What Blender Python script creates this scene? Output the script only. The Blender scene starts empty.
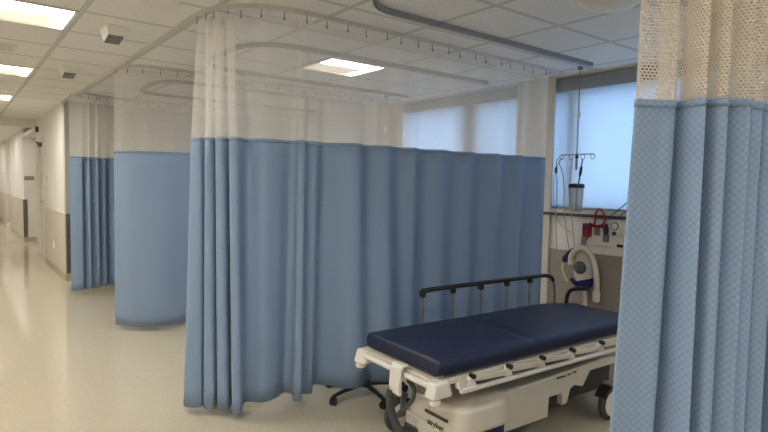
import bpy, bmesh, math, random
from mathutils import Vector, Matrix
random.seed(7)
PI = math.pi
sc = bpy.context.scene
COL = sc.collection

# ------------------------------------------------------------------ helpers
def lin(c):
    return tuple(((x/255)/12.92 if x/255 <= .04045 else (((x/255)+.055)/1.055)**2.4) for x in c) + (1,)

class MB:
    def __init__(self): self.bm = bmesh.new()
    def box(self, lo, hi, rot=None, piv=None):
        lo, hi = Vector(lo), Vector(hi); c = (lo+hi)/2; s = hi-lo
        m = Matrix.Translation(c) @ Matrix.Diagonal((abs(s.x), abs(s.y), abs(s.z), 1))
        if rot is not None:
            p = Vector(piv) if piv is not None else c
            m = Matrix.Translation(p) @ rot.to_4x4() @ Matrix.Translation(-p) @ m
        bmesh.ops.create_cube(self.bm, size=1, matrix=m); return self
    def prism(self, poly, z0, z1, axis='z'):
        def P(a, b, c):
            return {'z': (a, b, c), 'y': (a, c, b), 'x': (c, a, b)}[axis]
        bot = [self.bm.verts.new(P(a, b, z0)) for a, b in poly]
        top = [self.bm.verts.new(P(a, b, z1)) for a, b in poly]
        n = len(poly)
        self.bm.faces.new(bot[::-1]); self.bm.faces.new(top)
        for i in range(n):
            self.bm.faces.new((bot[i], bot[(i+1) % n], top[(i+1) % n], top[i]))
        bmesh.ops.recalc_face_normals(self.bm, faces=self.bm.faces[:]); return self
    def tube(self, pts, r, seg=10, closed=False, smooth=0, sx=1, sy=1):
        pts = [Vector(p) for p in pts]
        if smooth: pts = crom(pts, smooth, closed)
        n = len(pts); rs = r if isinstance(r, (list, tuple)) else None
        up = None; rings = []
        for i in range(n):
            a = pts[i-1] if (i > 0 or closed) else pts[i]
            b = pts[(i+1) % n] if (i < n-1 or closed) else pts[i]
            t = (b-a).normalized()
            if up is None:
                up = Vector((0, 0, 1)) if abs(t.z) < .9 else Vector((1, 0, 0))
            x = up.cross(t)
            if x.length < 1e-5: x = Vector((1, 0, 0)).cross(t)
            x.normalize(); y = t.cross(x); up = y
            rr = r if rs is None else rs[min(len(rs)-1, int(i*len(rs)/n))]
            rings.append([self.bm.verts.new(pts[i] + x*math.cos(2*PI*k/seg)*rr*sx + y*math.sin(2*PI*k/seg)*rr*sy) for k in range(seg)])
        for i in range(n if closed else n-1):
            A, B = rings[i], rings[(i+1) % n]
            for k in range(seg):
                self.bm.faces.new((A[k], A[(k+1) % seg], B[(k+1) % seg], B[k]))
        if not closed:
            self.bm.faces.new(rings[0][::-1]); self.bm.faces.new(rings[-1])
        return self
    def lathe(self, prof, o, axis=(0, 0, 1), seg=24):
        axis = Vector(axis).normalized(); o = Vector(o)
        q = Vector((0, 0, 1)).rotation_difference(axis)
        rings = []
        for r, h in prof:
            rings.append([self.bm.verts.new(o + q @ Vector((max(r, 1e-4)*math.cos(2*PI*k/seg), max(r, 1e-4)*math.sin(2*PI*k/seg), h))) for k in range(seg)])
        for A, B in zip(rings, rings[1:]):
            for k in range(seg):
                self.bm.faces.new((A[k], A[(k+1) % seg], B[(k+1) % seg], B[k]))
        self.bm.faces.new(rings[0][::-1]); self.bm.faces.new(rings[-1])
        bmesh.ops.recalc_face_normals(self.bm, faces=self.bm.faces[:]); return self
    def ball(self, c, r, s=(1, 1, 1), seg=14):
        bmesh.ops.create_uvsphere(self.bm, u_segments=seg, v_segments=max(6, seg//2), radius=r,
                                  matrix=Matrix.Translation(c) @ Matrix.Diagonal((*s, 1))); return self
    def grid(self, rows, uvs=None, loop=False):
        vs = [[self.bm.verts.new(p) for p in r] for r in rows]
        lay = self.bm.loops.layers.uv.verify() if uvs else None
        for i in range(len(rows)-1):
            for j in range(len(rows[0])-1):
                f = self.bm.faces.new((vs[i][j], vs[i][j+1], vs[i+1][j+1], vs[i+1][j]))
                if uvs:
                    for l, (a, b) in zip(f.loops, ((i, j), (i, j+1), (i+1, j+1), (i+1, j))):
                        l[lay].uv = uvs[a][b]
        return self

def crom(pts, k, closed=False):
    pts = [Vector(p) for p in pts]; n = len(pts); out = []
    for i in range(n if closed else n-1):
        g = lambda j: pts[j % n] if closed else pts[max(0, min(n-1, j))]
        p0, p1, p2, p3 = g(i-1), g(i), g(i+1), g(i+2)
        if not closed and i == 0: p0 = p1*2-p2
        if not closed and i == n-2: p3 = p2*2-p1
        t = [0]
        for a, b in ((p0, p1), (p1, p2), (p2, p3)): t.append(t[-1] + max(1e-4, (b-a).length)**.5)
        for s in range(k):
            u = t[1] + (t[2]-t[1])*s/k
            A1 = p0*((t[1]-u)/(t[1]-t[0])) + p1*((u-t[0])/(t[1]-t[0]))
            A2 = p1*((t[2]-u)/(t[2]-t[1])) + p2*((u-t[1])/(t[2]-t[1]))
            A3 = p2*((t[3]-u)/(t[3]-t[2])) + p3*((u-t[2])/(t[3]-t[2]))
            B1 = A1*((t[2]-u)/(t[2]-t[0])) + A2*((u-t[0])/(t[2]-t[0]))
            B2 = A2*((t[3]-u)/(t[3]-t[1])) + A3*((u-t[1])/(t[3]-t[1]))
            out.append(B1*((t[2]-u)/(t[2]-t[1])) + B2*((u-t[1])/(t[2]-t[1])))
    if not closed: out.append(pts[-1])
    return out

def root_of(o):
    while o.parent: o = o.parent
    return o

def obj(name, mb, m, parent=None, local=False, smooth=True, bevel=0, subd=0, solid=0, at=None):
    """link a builder as ONE mesh object; world coordinates unless local"""
    me = bpy.data.meshes.new(name); mb.bm.to_mesh(me); mb.bm.free()
    o = bpy.data.objects.new(name, me); COL.objects.link(o)
    if m: me.materials.append(m)
    if parent:
        o.parent = parent
        if not local: me.transform(Matrix.Translation(-root_of(parent).location))
    elif at is not None:
        me.transform(Matrix.Translation(-Vector(at))); o.location = at
    if smooth:
        for p in me.polygons: p.use_smooth = True
        me.set_sharp_from_angle(angle=math.radians(38))
    if bevel:
        b = o.modifiers.new('bevel', 'BEVEL'); b.width = bevel; b.segments = 3; b.limit_method = 'ANGLE'; b.angle_limit = math.radians(40)
    if solid:
        s = o.modifiers.new('solid', 'SOLIDIFY'); s.thickness = solid; s.offset = 0
    if subd:
        s = o.modifiers.new('sub', 'SUBSURF'); s.levels = subd; s.render_levels = subd
    return o

def tag(o, label, cat, group=None):
    o['label'] = label; o['category'] = cat
    if group: o['group'] = group
    return o
def thing(name, label, cat, loc=(0, 0, 0), rotz=0, group=None):
    o = bpy.data.objects.new(name, None); COL.objects.link(o)
    o.location = loc; o.rotation_euler = (0, 0, rotz); o.empty_display_size = .1
    return tag(o, label, cat, group)
def struct(name, mb, m, parent=None, **k):
    o = obj(name, mb, m, parent, **k)
    if not parent: o['kind'] = 'structure'
    return o

# ------------------------------------------------------------------ materials
def mat(name, col, rough=.5, metal=0, noise=0, nscale=8, spec=.5, bump=0, coat=0, emit=None, estr=0, sheen=0):
    m = bpy.data.materials.new(name); m.use_nodes = True
    nt = m.node_tree; b = nt.nodes['Principled BSDF']
    c = lin(col)
    b.inputs['Base Color'].default_value = c; b.inputs['Roughness'].default_value = rough
    b.inputs['Metallic'].default_value = metal; b.inputs['Specular IOR Level'].default_value = spec
    b.inputs['Coat Weight'].default_value = coat
    if sheen: b.inputs['Sheen Weight'].default_value = sheen
    if emit:
        b.inputs['Emission Color'].default_value = lin(emit); b.inputs['Emission Strength'].default_value = estr
    if noise or bump:
        tc = nt.nodes.new('ShaderNodeTexCoord'); n = nt.nodes.new('ShaderNodeTexNoise')
        n.inputs['Scale'].default_value = nscale; n.inputs['Detail'].default_value = 4
        nt.links.new(tc.outputs['Object'], n.inputs['Vector'])
        if noise:
            r = nt.nodes.new('ShaderNodeValToRGB')
            r.color_ramp.elements[0].position = .3; r.color_ramp.elements[1].position = .7
            r.color_ramp.elements[0].color = tuple(x*(1-noise) for x in c[:3])+(1,)
            r.color_ramp.elements[1].color = tuple(min(1, x*(1+noise)) for x in c[:3])+(1,)
            nt.links.new(n.outputs['Fac'], r.inputs['Fac']); nt.links.new(r.outputs['Color'], b.inputs['Base Color'])
        if bump:
            bp = nt.nodes.new('ShaderNodeBump'); bp.inputs['Strength'].default_value = bump; bp.inputs['Distance'].default_value = .002
            nt.links.new(n.outputs['Fac'], bp.inputs['Height']); nt.links.new(bp.outputs['Normal'], b.inputs['Normal'])
    return m

def math_node(nt, op, a, b=None, c=None):
    n = nt.nodes.new('ShaderNodeMath'); n.operation = op
    for i, v in enumerate((a, b, c)):
        if v is None: continue
        if isinstance(v, (int, float)): n.inputs[i].default_value = v
        else: nt.links.new(v, n.inputs[i])
    return n.outputs[0]

def ceiling_mat():
    m = mat('ceiling_tile', (236, 235, 232), .85)
    nt = m.node_tree; b = nt.nodes['Principled BSDF']
    tc = nt.nodes.new('ShaderNodeTexCoord'); sp = nt.nodes.new('ShaderNodeSeparateXYZ')
    nt.links.new(tc.outputs['Object'], sp.inputs[0])
    def line(o, off, pitch, w):
        t = math_node(nt, 'DIVIDE', math_node(nt, 'SUBTRACT', o, off), pitch)
        f = math_node(nt, 'ABSOLUTE', math_node(nt, 'SUBTRACT', math_node(nt, 'FRACT', math_node(nt, 'ADD', t, .5)), .5))
        return math_node(nt, 'LESS_THAN', f, w/pitch/2), f
    lx, _ = line(sp.outputs['X'], GX, PX, .024); ly, _ = line(sp.outputs['Y'], GY, PY, .024)
    gx, _ = line(sp.outputs['X'], GX, PX, .036); gy, _ = line(sp.outputs['Y'], GY, PY, .036)
    bar = math_node(nt, 'MAXIMUM', lx, ly); gap = math_node(nt, 'MAXIMUM', gx, gy)
    n = nt.nodes.new('ShaderNodeTexNoise'); n.inputs['Scale'].default_value = 90; n.inputs['Detail'].default_value = 3
    nt.links.new(tc.outputs['Object'], n.inputs['Vector'])
    r = nt.nodes.new('ShaderNodeValToRGB'); r.color_ramp.elements[0].position = .35; r.color_ramp.elements[1].position = .6
    r.color_ramp.elements[0].color = lin((228, 227, 223)); r.color_ramp.elements[1].color = lin((238, 237, 234))
    nt.links.new(n.outputs['Fac'], r.inputs['Fac'])
    m1 = nt.nodes.new('ShaderNodeMix'); m1.data_type = 'RGBA'; m2 = nt.nodes.new('ShaderNodeMix'); m2.data_type = 'RGBA'
    nt.links.new(gap, m1.inputs['Factor']); nt.links.new(r.outputs['Color'], m1.inputs['A']); m1.inputs['B'].default_value = lin((196, 194, 188))
    nt.links.new(bar, m2.inputs['Factor']); nt.links.new(m1.outputs['Result'], m2.inputs['A']); m2.inputs['B'].default_value = lin((206, 204, 198))
    nt.links.new(m2.outputs['Result'], b.inputs['Base Color'])
    return m

def fabric_mat(name, col, strength=.10, pitch=.016):
    m = mat(name, col, .75, spec=.25, sheen=.1)
    nt = m.node_tree; b = nt.nodes['Principled BSDF']
    uv = nt.nodes.new('ShaderNodeUVMap'); sp = nt.nodes.new('ShaderNodeSeparateXYZ'); nt.links.new(uv.outputs[0], sp.inputs[0])
    k = 2*PI/pitch
    s1 = math_node(nt, 'SINE', math_node(nt, 'MULTIPLY', sp.outputs['X'], k))
    s2 = math_node(nt, 'SINE', math_node(nt, 'MULTIPLY', sp.outputs['Y'], k))
    pr = math_node(nt, 'MULTIPLY_ADD', math_node(nt, 'MULTIPLY', s1, s2), .5, .5)
    mx = nt.nodes.new('ShaderNodeMix'); mx.data_type = 'RGBA'
    nt.links.new(pr, mx.inputs['Factor'])
    c = lin(col)
    mx.inputs['A'].default_value = tuple(x*(1-strength) for x in c[:3])+(1,)
    mx.inputs['B'].default_value = tuple(min(1, x*(1+strength)) for x in c[:3])+(1,)
    nt.links.new(mx.outputs['Result'], b.inputs['Base Color'])
    # cloth passes a little light
    tr = nt.nodes.new('ShaderNodeBsdfTranslucent'); nt.links.new(mx.outputs['Result'], tr.inputs['Color'])
    ms = nt.nodes.new('ShaderNodeMixShader'); ms.inputs[0].default_value = .08
    nt.links.new(b.outputs[0], ms.inputs[1]); nt.links.new(tr.outputs[0], ms.inputs[2])
    nt.links.new(ms.outputs[0], nt.nodes['Material Output'].inputs['Surface'])
    return m

def net_mat(name, col, px, pz, fill):
    """knotted curtain netting: round holes in staggered rows, measured in metres along the cloth"""
    m = bpy.data.materials.new(name); m.use_nodes = True; nt = m.node_tree
    b = nt.nodes['Principled BSDF']; b.inputs['Base Color'].default_value = lin(col); b.inputs['Roughness'].default_value = .8
    b.inputs['Specular IOR Level'].default_value = .2
    uv = nt.nodes.new('ShaderNodeUVMap'); sp = nt.nodes.new('ShaderNodeSeparateXYZ'); nt.links.new(uv.outputs[0], sp.inputs[0])
    row = math_node(nt, 'DIVIDE', sp.outputs['Y'], pz)
    odd = math_node(nt, 'MULTIPLY', math_node(nt, 'MODULO', math_node(nt, 'FLOOR', row), 2), .5)
    fx = math_node(nt, 'SUBTRACT', math_node(nt, 'FRACT', math_node(nt, 'ADD', math_node(nt, 'DIVIDE', sp.outputs['X'], px), odd)), .5)
    fy = math_node(nt, 'SUBTRACT', math_node(nt, 'FRACT', row), .5)
    d = math_node(nt, 'SQRT', math_node(nt, 'ADD', math_node(nt, 'MULTIPLY', fx, fx), math_node(nt, 'MULTIPLY', fy, fy)))
    hole = math_node(nt, 'LESS_THAN', d, math.sqrt((1-fill)/PI) if (1-fill)/PI < .25 else .5)
    tr = nt.nodes.new('ShaderNodeBsdfTransparent'); tl = nt.nodes.new('ShaderNodeBsdfTranslucent'); tl.inputs['Color'].default_value = lin(col)
    a = nt.nodes.new('ShaderNodeMixShader'); a.inputs[0].default_value = .45
    nt.links.new(b.outputs[0], a.inputs[1]); nt.links.new(tl.outputs[0], a.inputs[2])
    ms = nt.nodes.new('ShaderNodeMixShader'); nt.links.new(hole, ms.inputs[0]); nt.links.new(a.outputs[0], ms.inputs[1]); nt.links.new(tr.outputs[0], ms.inputs[2])
    nt.links.new(ms.outputs[0], nt.nodes['Material Output'].inputs['Surface'])
    return m

def shade_mat():
    m = bpy.data.materials.new('roller_shade_cloth'); m.use_nodes = True; nt = m.node_tree
    b = nt.nodes['Principled BSDF']; b.inputs['Base Color'].default_value = lin((205, 208, 210)); b.inputs['Roughness'].default_value = .9
    tl = nt.nodes.new('ShaderNodeBsdfTranslucent'); tl.inputs['Color'].default_value = lin((225, 230, 235))
    ms = nt.nodes.new('ShaderNodeMixShader'); ms.inputs[0].default_value = .6
    nt.links.new(b.outputs[0], ms.inputs[1]); nt.links.new(tl.outputs[0], ms.inputs[2])
    nt.links.new(ms.outputs[0], nt.nodes['Material Output'].inputs['Surface'])
    return m

def glass_mat(name, tint, gloss=.08):
    m = bpy.data.materials.new(name); m.use_nodes = True; nt = m.node_tree
    t = nt.nodes.new('ShaderNodeBsdfTransparent'); t.inputs[0].default_value = lin(tint)
    g = nt.nodes.new('ShaderNodeBsdfGlossy'); g.inputs['Roughness'].default_value = .08
    ms = nt.nodes.new('ShaderNodeMixShader'); ms.inputs[0].default_value = gloss
    nt.links.new(t.outputs[0], ms.inputs[1]); nt.links.new(g.outputs[0], ms.inputs[2])
    nt.links.new(ms.outputs[0], nt.nodes['Material Output'].inputs['Surface'])
    return m

def cloudy_mat(name, col, clear):
    m = mat(name, col, .3, noise=.04); nt = m.node_tree
    t = nt.nodes.new('ShaderNodeBsdfTransparent'); t.inputs[0].default_value = lin((235, 240, 240))
    ms = nt.nodes.new('ShaderNodeMixShader'); ms.inputs[0].default_value = clear
    nt.links.new(nt.nodes['Principled BSDF'].outputs[0], ms.inputs[1]); nt.links.new(t.outputs[0], ms.inputs[2])
    nt.links.new(ms.outputs[0], nt.nodes['Material Output'].inputs['Surface'])
    return m

def floor_mat():
    m = mat('floor_vinyl', (207, 196, 168), .12, spec=.5)
    nt = m.node_tree; b = nt.nodes['Principled BSDF']
    tc = nt.nodes.new('ShaderNodeTexCoord')
    n = nt.nodes.new('ShaderNodeTexNoise'); n.inputs['Scale'].default_value = 40; n.inputs['Detail'].default_value = 5
    n2 = nt.nodes.new('ShaderNodeTexNoise'); n2.inputs['Scale'].default_value = 1.3; n2.inputs['Detail'].default_value = 3
    for x in (n, n2): nt.links.new(tc.outputs['Object'], x.inputs['Vector'])
    r = nt.nodes.new('ShaderNodeValToRGB'); r.color_ramp.elements[0].position = .35; r.color_ramp.elements[1].position = .65
    r.color_ramp.elements[0].color = lin((186, 178, 157)); r.color_ramp.elements[1].color = lin((192, 184, 163))
    nt.links.new(n.outputs['Fac'], r.inputs['Fac']); nt.links.new(r.outputs['Color'], b.inputs['Base Color'])
    rr = nt.nodes.new('ShaderNodeMapRange'); rr.inputs['To Min'].default_value = .05; rr.inputs['To Max'].default_value = .13
    nt.links.new(n2.outputs['Fac'], rr.inputs['Value']); nt.links.new(rr.outputs[0], b.inputs['Roughness'])
    bp = nt.nodes.new('ShaderNodeBump'); bp.inputs['Strength'].default_value = .035; bp.inputs['Distance'].default_value = .01
    nt.links.new(n2.outputs['Fac'], bp.inputs['Height']); nt.links.new(bp.outputs['Normal'], b.inputs['Normal'])
    return m

H = 2.44                              # ceiling height
GX, PX, GY, PY = .65, .605, 3.90, .58  # ceiling grid
XC, XW = 1.20, 4.47                   # corridor wall plane, window wall plane

M = dict(
    ceil=ceiling_mat(), floor=floor_mat(),
    wall=mat('painted_wall', (222, 220, 214), .6, noise=.02, nscale=3),
    baywall=mat('shaded_bay_wall', (190, 188, 184), .6, noise=.02, nscale=3),  # the dim bay's shade is put into this wall colour
    pier=mat('painted_pier', (214, 208, 198), .6, noise=.02, nscale=3),
    wains=mat('beige_wainscot', (200, 193, 178), .5, noise=.03, nscale=5),
    baywains=mat('taupe_wainscot', (150, 143, 132), .5, noise=.03, nscale=5),
    dark_guard=mat('dark_corner_guard', (98, 94, 86), .5, noise=.03),
    base=mat('baseboard_vinyl', (178, 168, 148), .5, noise=.03),
    door=mat('door_laminate', (218, 212, 200), .45, noise=.03, nscale=6),
    steel=mat('brushed_steel', (150, 150, 148), .35, metal=.9, noise=.05, nscale=30),
    alu=mat('grey_aluminium', (150, 152, 157), .4, metal=.3, noise=.04, nscale=20),
    track=mat('white_track', (212, 211, 207), .4, metal=0, noise=.03, nscale=20),
    hook=mat('grey_hook', (112, 110, 106), .5, noise=.05),
    fab=fabric_mat('blue_curtain_cloth', (138, 161, 190), .11, .021),
    net=net_mat('cream_netting', (236, 229, 216), .0115, .0082, .62),
    netfar=net_mat('fine_netting', (250, 248, 244), .012, .009, .47),
    tape=net_mat('header_tape_weave', (240, 237, 230), .008, .006, .68),
    shade=shade_mat(), glass=glass_mat('window_glass', (225, 232, 235)),
    mullion=mat('window_frame_metal', (110, 112, 114), .5, noise=.03),
    cassette=mat('shade_cassette', (146, 151, 156), .5, noise=.03),
    lens=mat('lamp_lens', (255, 250, 240), .5, emit=(255, 248, 240), estr=27),
    reflector_glow=mat('lamp_reflector_glow', (240, 230, 212), .5, emit=(238, 226, 204), estr=.85),  # faint emission imitating the lit inner wall of the reflector
    lampwhite=mat('lamp_reflector', (238, 230, 214), .5, noise=.02),
    white=mat('white_plastic', (226, 224, 217), .38, noise=.03, nscale=6),
    cream=mat('cream_plastic', (214, 208, 194), .42, noise=.03, nscale=6),
    grey=mat('mid_grey_plastic', (128, 128, 124), .5, noise=.04),
    dgrey=mat('dark_grey_rubber', (70, 71, 70), .6, noise=.06, nscale=12),
    black=mat('black_plastic', (24, 25, 28), .45, noise=.06),
    navy=mat('navy_vinyl', (30, 38, 66), .42, noise=.05, nscale=3, bump=.08, spec=.4),
    navybase=mat('navy_plastic', (30, 37, 70), .5, noise=.04),
    red=mat('red_plastic', (150, 30, 46), .45, noise=.05),
    crimson=mat('crimson_cable', (140, 26, 50), .45, noise=.05),
    purple=mat('purple_plastic', (82, 42, 92), .5, noise=.05),
    cuff=mat('navy_cuff_cloth', (34, 36, 88), .8, noise=.1, nscale=25),
    tubing=mat('clear_tubing', (140, 150, 152), .3, noise=.04),
    fluid=cloudy_mat('clear_container', (190, 192, 188), .55),
    dial=mat('dial_face', (96, 104, 108), .4, noise=.05),
    lettering=mat('black_lettering', (26, 26, 26), .5, noise=.05),
    plaque=mat('grey_plaque', (138, 132, 122), .5, noise=.04),
    lensgrey=mat('smoked_lens', (118, 116, 112), .4, noise=.15, nscale=60),
)

# ------------------------------------------------------------------ room shell
Y0, Y1 = -6.6, 23.0
XL, XR = -4.2, XW  # room extended unseen to the left and back for brightness
struct('floor', MB().box((XL-.2, Y0-.2, -.1), (XR+.4, Y1+.2, 0)), M['floor'], smooth=False)

lamps = []   # (x0, y0, x1, y1, on)
for y in (-5.38, -3.06, -.74, 1.58, 3.90, 6.22, 8.54): lamps.append((GX-2*PX, y, GX, y+PY))  # two rearmost lamps are added unseen to brighten the curtain fronts
for y in (13.18, 15.5, 17.82, 20.14): lamps.append((GX-2*PX, y, GX, y+PY))  # last one is added unseen to brighten the corridor end
lamps.append((GX+3*PX, GY, GX+4*PX, GY+PY)); lamps.append((GX+3*PX, -.74, GX+4*PX, -.74+PY))  # second bay lamp is added unseen to lift the ceiling brightness
for y in (-.74, 6.22, 8.54): lamps.append((GX-6*PX, y, GX-4*PX, y+PY))  # whole row is added out of view to lift the ceiling brightness
E_IN = .02
xs = sorted({XL-.2, XR+.4} | {v for l in lamps for v in (l[0]+E_IN, l[2]-E_IN)})
ys = sorted({Y0-.2, Y1+.2} | {v for l in lamps for v in (l[1]+E_IN, l[3]-E_IN)})
cm = MB()
for i in range(len(xs)-1):
    for j in range(len(ys)-1):
        cx, cy = (xs[i]+xs[i+1])/2, (ys[j]+ys[j+1])/2
        if any(l[0] < cx < l[2] and l[1] < cy < l[3] for l in lamps): continue
        cm.box((xs[i], ys[j], H), (xs[i+1], ys[j+1], H+.03))
bmesh.ops.remove_doubles(cm.bm, verts=cm.bm.verts[:], dist=1e-5)
struct('ceiling', cm, M['ceil'], smooth=False)

struct('wall_left', MB().box((XL-.15, Y0, 0), (XL, Y1, H)), M['wall'], smooth=False)
struct('wall_back', MB().box((XL-.15, Y0-.15, 0), (XR+.3, Y0, H)), M['wall'], smooth=False)
struct('wall_end', MB().box((XL-.15, Y1, 0), (XR+.3, Y1+.15, H)), M['wall'], smooth=False)
YB = 8.58
# wall that closes the last bay and turns into the corridor, then the door wall
struct('wall_bay_end', MB().box((XC, YB, 0), (XR+.3, YB+.14, H)), M['baywall'], smooth=False)
struct('wall_corridor', MB().box((XC, YB+.14, 0), (XC+.14, 10.78, H)).box((XC, 11.62, 0), (XC+.14, 11.86, H)).box((XC, 10.78, 2.02), (XC+.14, 11.62, H))
       .box((XC+.14, 11.72, 0), (2.7, 11.86, H)), M['wall'], smooth=False)
struct('wall_alcove', MB().box((XC, 14.2, 0), (2.7, 14.34, H)).box((2.7, 11.86, 0), (2.84, 14.34, H)), M['wall'], smooth=False)
struct('wall_corridor_far', MB().box((XC, 14.34, 0), (XC+.14, 17.6, H)).box((XC+.14, 17.46, 0), (1.9, 17.6, H)).box((1.9, 17.46, 0), (2.04, 19.2, H)).box((XC, 19.2, 0), (2.04, 19.34, H)).box((XC, 19.34, 0), (XC+.14, Y1, H)), M['wall'], smooth=False)
struct('trim_1', MB().box((XC-.012, YB-.012, .1), (XC, 10.70, .92)), M['wains'], smooth=False)
struct('trim_2', MB().box((XC+.004, YB-.012, .1), (XR-.02, YB, .92)), M['dark_guard'], smooth=False)
struct('trim_3', MB().box((XC-.012, 14.36, .1), (XC, 17.6, .92)), M['wains'], smooth=False)
struct('trim_4', MB().box((XC-.014, 14.188, .1), (XC+.06, 14.2, .92)), M['dark_guard'], smooth=False)
struct('trim_5', MB().box((XC-.012, 19.34, .1), (XC, Y1, .92)).box((XC, 19.188, .1), (XC+.09, 19.2, .92)), M['wains'], smooth=False)
struct('baseboard_corridor', MB().box((XC-.014, YB-.014, 0), (XC, 10.70, .1)).box((XC, YB-.014, 0), (XR-.02, YB, .1)), M['base'], smooth=False)
struct('baseboard_corridor_far', MB().box((XC-.014, 14.186, 0), (XC, 17.6, .1)).box((XC, 14.186, 0), (2.7, 14.2, .1)).box((XC-.014, 19.34, 0), (XC, Y1, .1)), M['base'], smooth=False)
# dropped header across the corridor and lower soffit over the alcove
struct('trim_6', MB().box((XL, 11.74, 2.30), (XC, 11.95, H)), M['wall'], smooth=False)
struct('trim_7', MB().box((XC, 11.86, 2.25), (2.7, 14.2, 2.33)), M['wall'], smooth=False)
# corridor door
d1 = struct('door_1', MB().box((XC+.03, 10.79, .01), (XC+.075, 11.61, 2.01)), M['door'], smooth=False)
obj('door_frame', MB().box((XC-.02, 10.72, 0), (XC+.02, 10.79, 2.08)).box((XC-.02, 11.61, 0), (XC+.02, 11.68, 2.08)).box((XC-.02, 10.79, 2.01), (XC+.02, 11.61, 2.08)), M['door'], d1, smooth=False, bevel=.004)
obj('door_handle', MB().tube([(XC+.03, 10.86, 1.0), (XC-.03, 10.86, 1.0), (XC-.035, 10.98, 1.0)], .009), M['steel'], d1)
obj('door_closer', MB().box((XC-.03, 11.1, 1.94), (XC+.03, 11.35, 2.0)).box((XC-.06, 11.3, 2.0), (XC+.0, 11.33, 2.02)), M['dgrey'], d1, smooth=False)

# window wall with two openings
ZS, ZH = 1.20, 2.425
W1 = (3.58, 5.41); W2 = (-2.2, 3.30)  # second opening is lengthened out of view to brighten the ceiling
ww = MB()
ww.box((XW, Y0, 0), (XW+.3, YB, ZS)).box((XW, Y0, ZH), (XW+.3, YB, H))
ww.box((XW, W1[1], ZS), (XW+.3, YB, ZH)).box((XW, W2[1], ZS), (XW+.3, W1[0], ZH)).box((XW, Y0, ZS), (XW+.3, W2[0], ZH))
struct('wall_window', ww, M['wall'], smooth=False)
struct('trim_8', MB().box((XW-.035, 3.15, 0), (XW, 3.57, H)), M['pier'], smooth=False)          # pier between the windows
struct('trim_9', MB().box((XW-.012, Y0, .1), (XW, 3.15, .83)).box((XW-.012, 3.57, .1), (XW, YB-.02, .83)), M['baywains'], smooth=False)
struct('baseboard_window', MB().box((XW-.014, Y0, 0), (XW, 3.15, .1)).box((XW-.014, 3.57, 0), (XW, YB-.02, .1)), M['base'], smooth=False)
wi = 0
for (a, b), bars in ((W1, [(4.17, 4.41)]), (W2, [(2.965, 3.06), (1.0, 1.2), (-.9, -.7)])):
    wi += 1
    f = MB()
    f.box((XW+.12, a, ZS), (XW+.2, b, ZS+.04)).box((XW+.12, a, ZH-.17), (XW+.2, b, ZH)).box((XW+.12, a, ZS), (XW+.2, a+.03, ZH)).box((XW+.12, b-.03, ZS), (XW+.2, b, ZH))
    w = struct('window_%d' % wi, f, M['mullion'], smooth=False)
    for p, q in bars:
        obj('mullion', MB().box((XW+.11, p, ZS+.04), (XW+.21, q, ZH-.05)), M['mullion'], w, smooth=False)
    obj('pane', MB().box((XW+.155, a+.03, ZS+.04), (XW+.163, b-.03, ZH-.05)), M['glass'], w, smooth=False)
    obj('window_sill', MB().box((XW-.02, a, ZS-.03), (XW+.11, b, ZS+.005)), M['pier'], w, smooth=False)
shade_labels = ['pale backlit roller shade covering the window behind the long blue curtain',
                'pale blue backlit roller shade covering the window above the stretcher head']
for (a, b), lab in zip((W1, W2), shade_labels):
    r = thing('roller_shade', lab, 'window shade', (XW+.05, (a+b)/2, ZH-.03), group=None)
    obj('shade_cloth', MB().box((XW+.052, a+.012, ZS+.006), (XW+.054, b-.012, ZH-.06)), M['shade'], r, smooth=False)
    obj('cassette', MB().box((XW+.012, a+.004, ZH-.125), (XW+.09, b-.004, ZH-.004)), M['cassette'], r, smooth=False, bevel=.008)
    obj('hem_bar', MB().box((XW+.045, a+.012, ZS+.006), (XW+.061, b-.012, ZS+.03)), M['cassette'], r, smooth=False)

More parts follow.
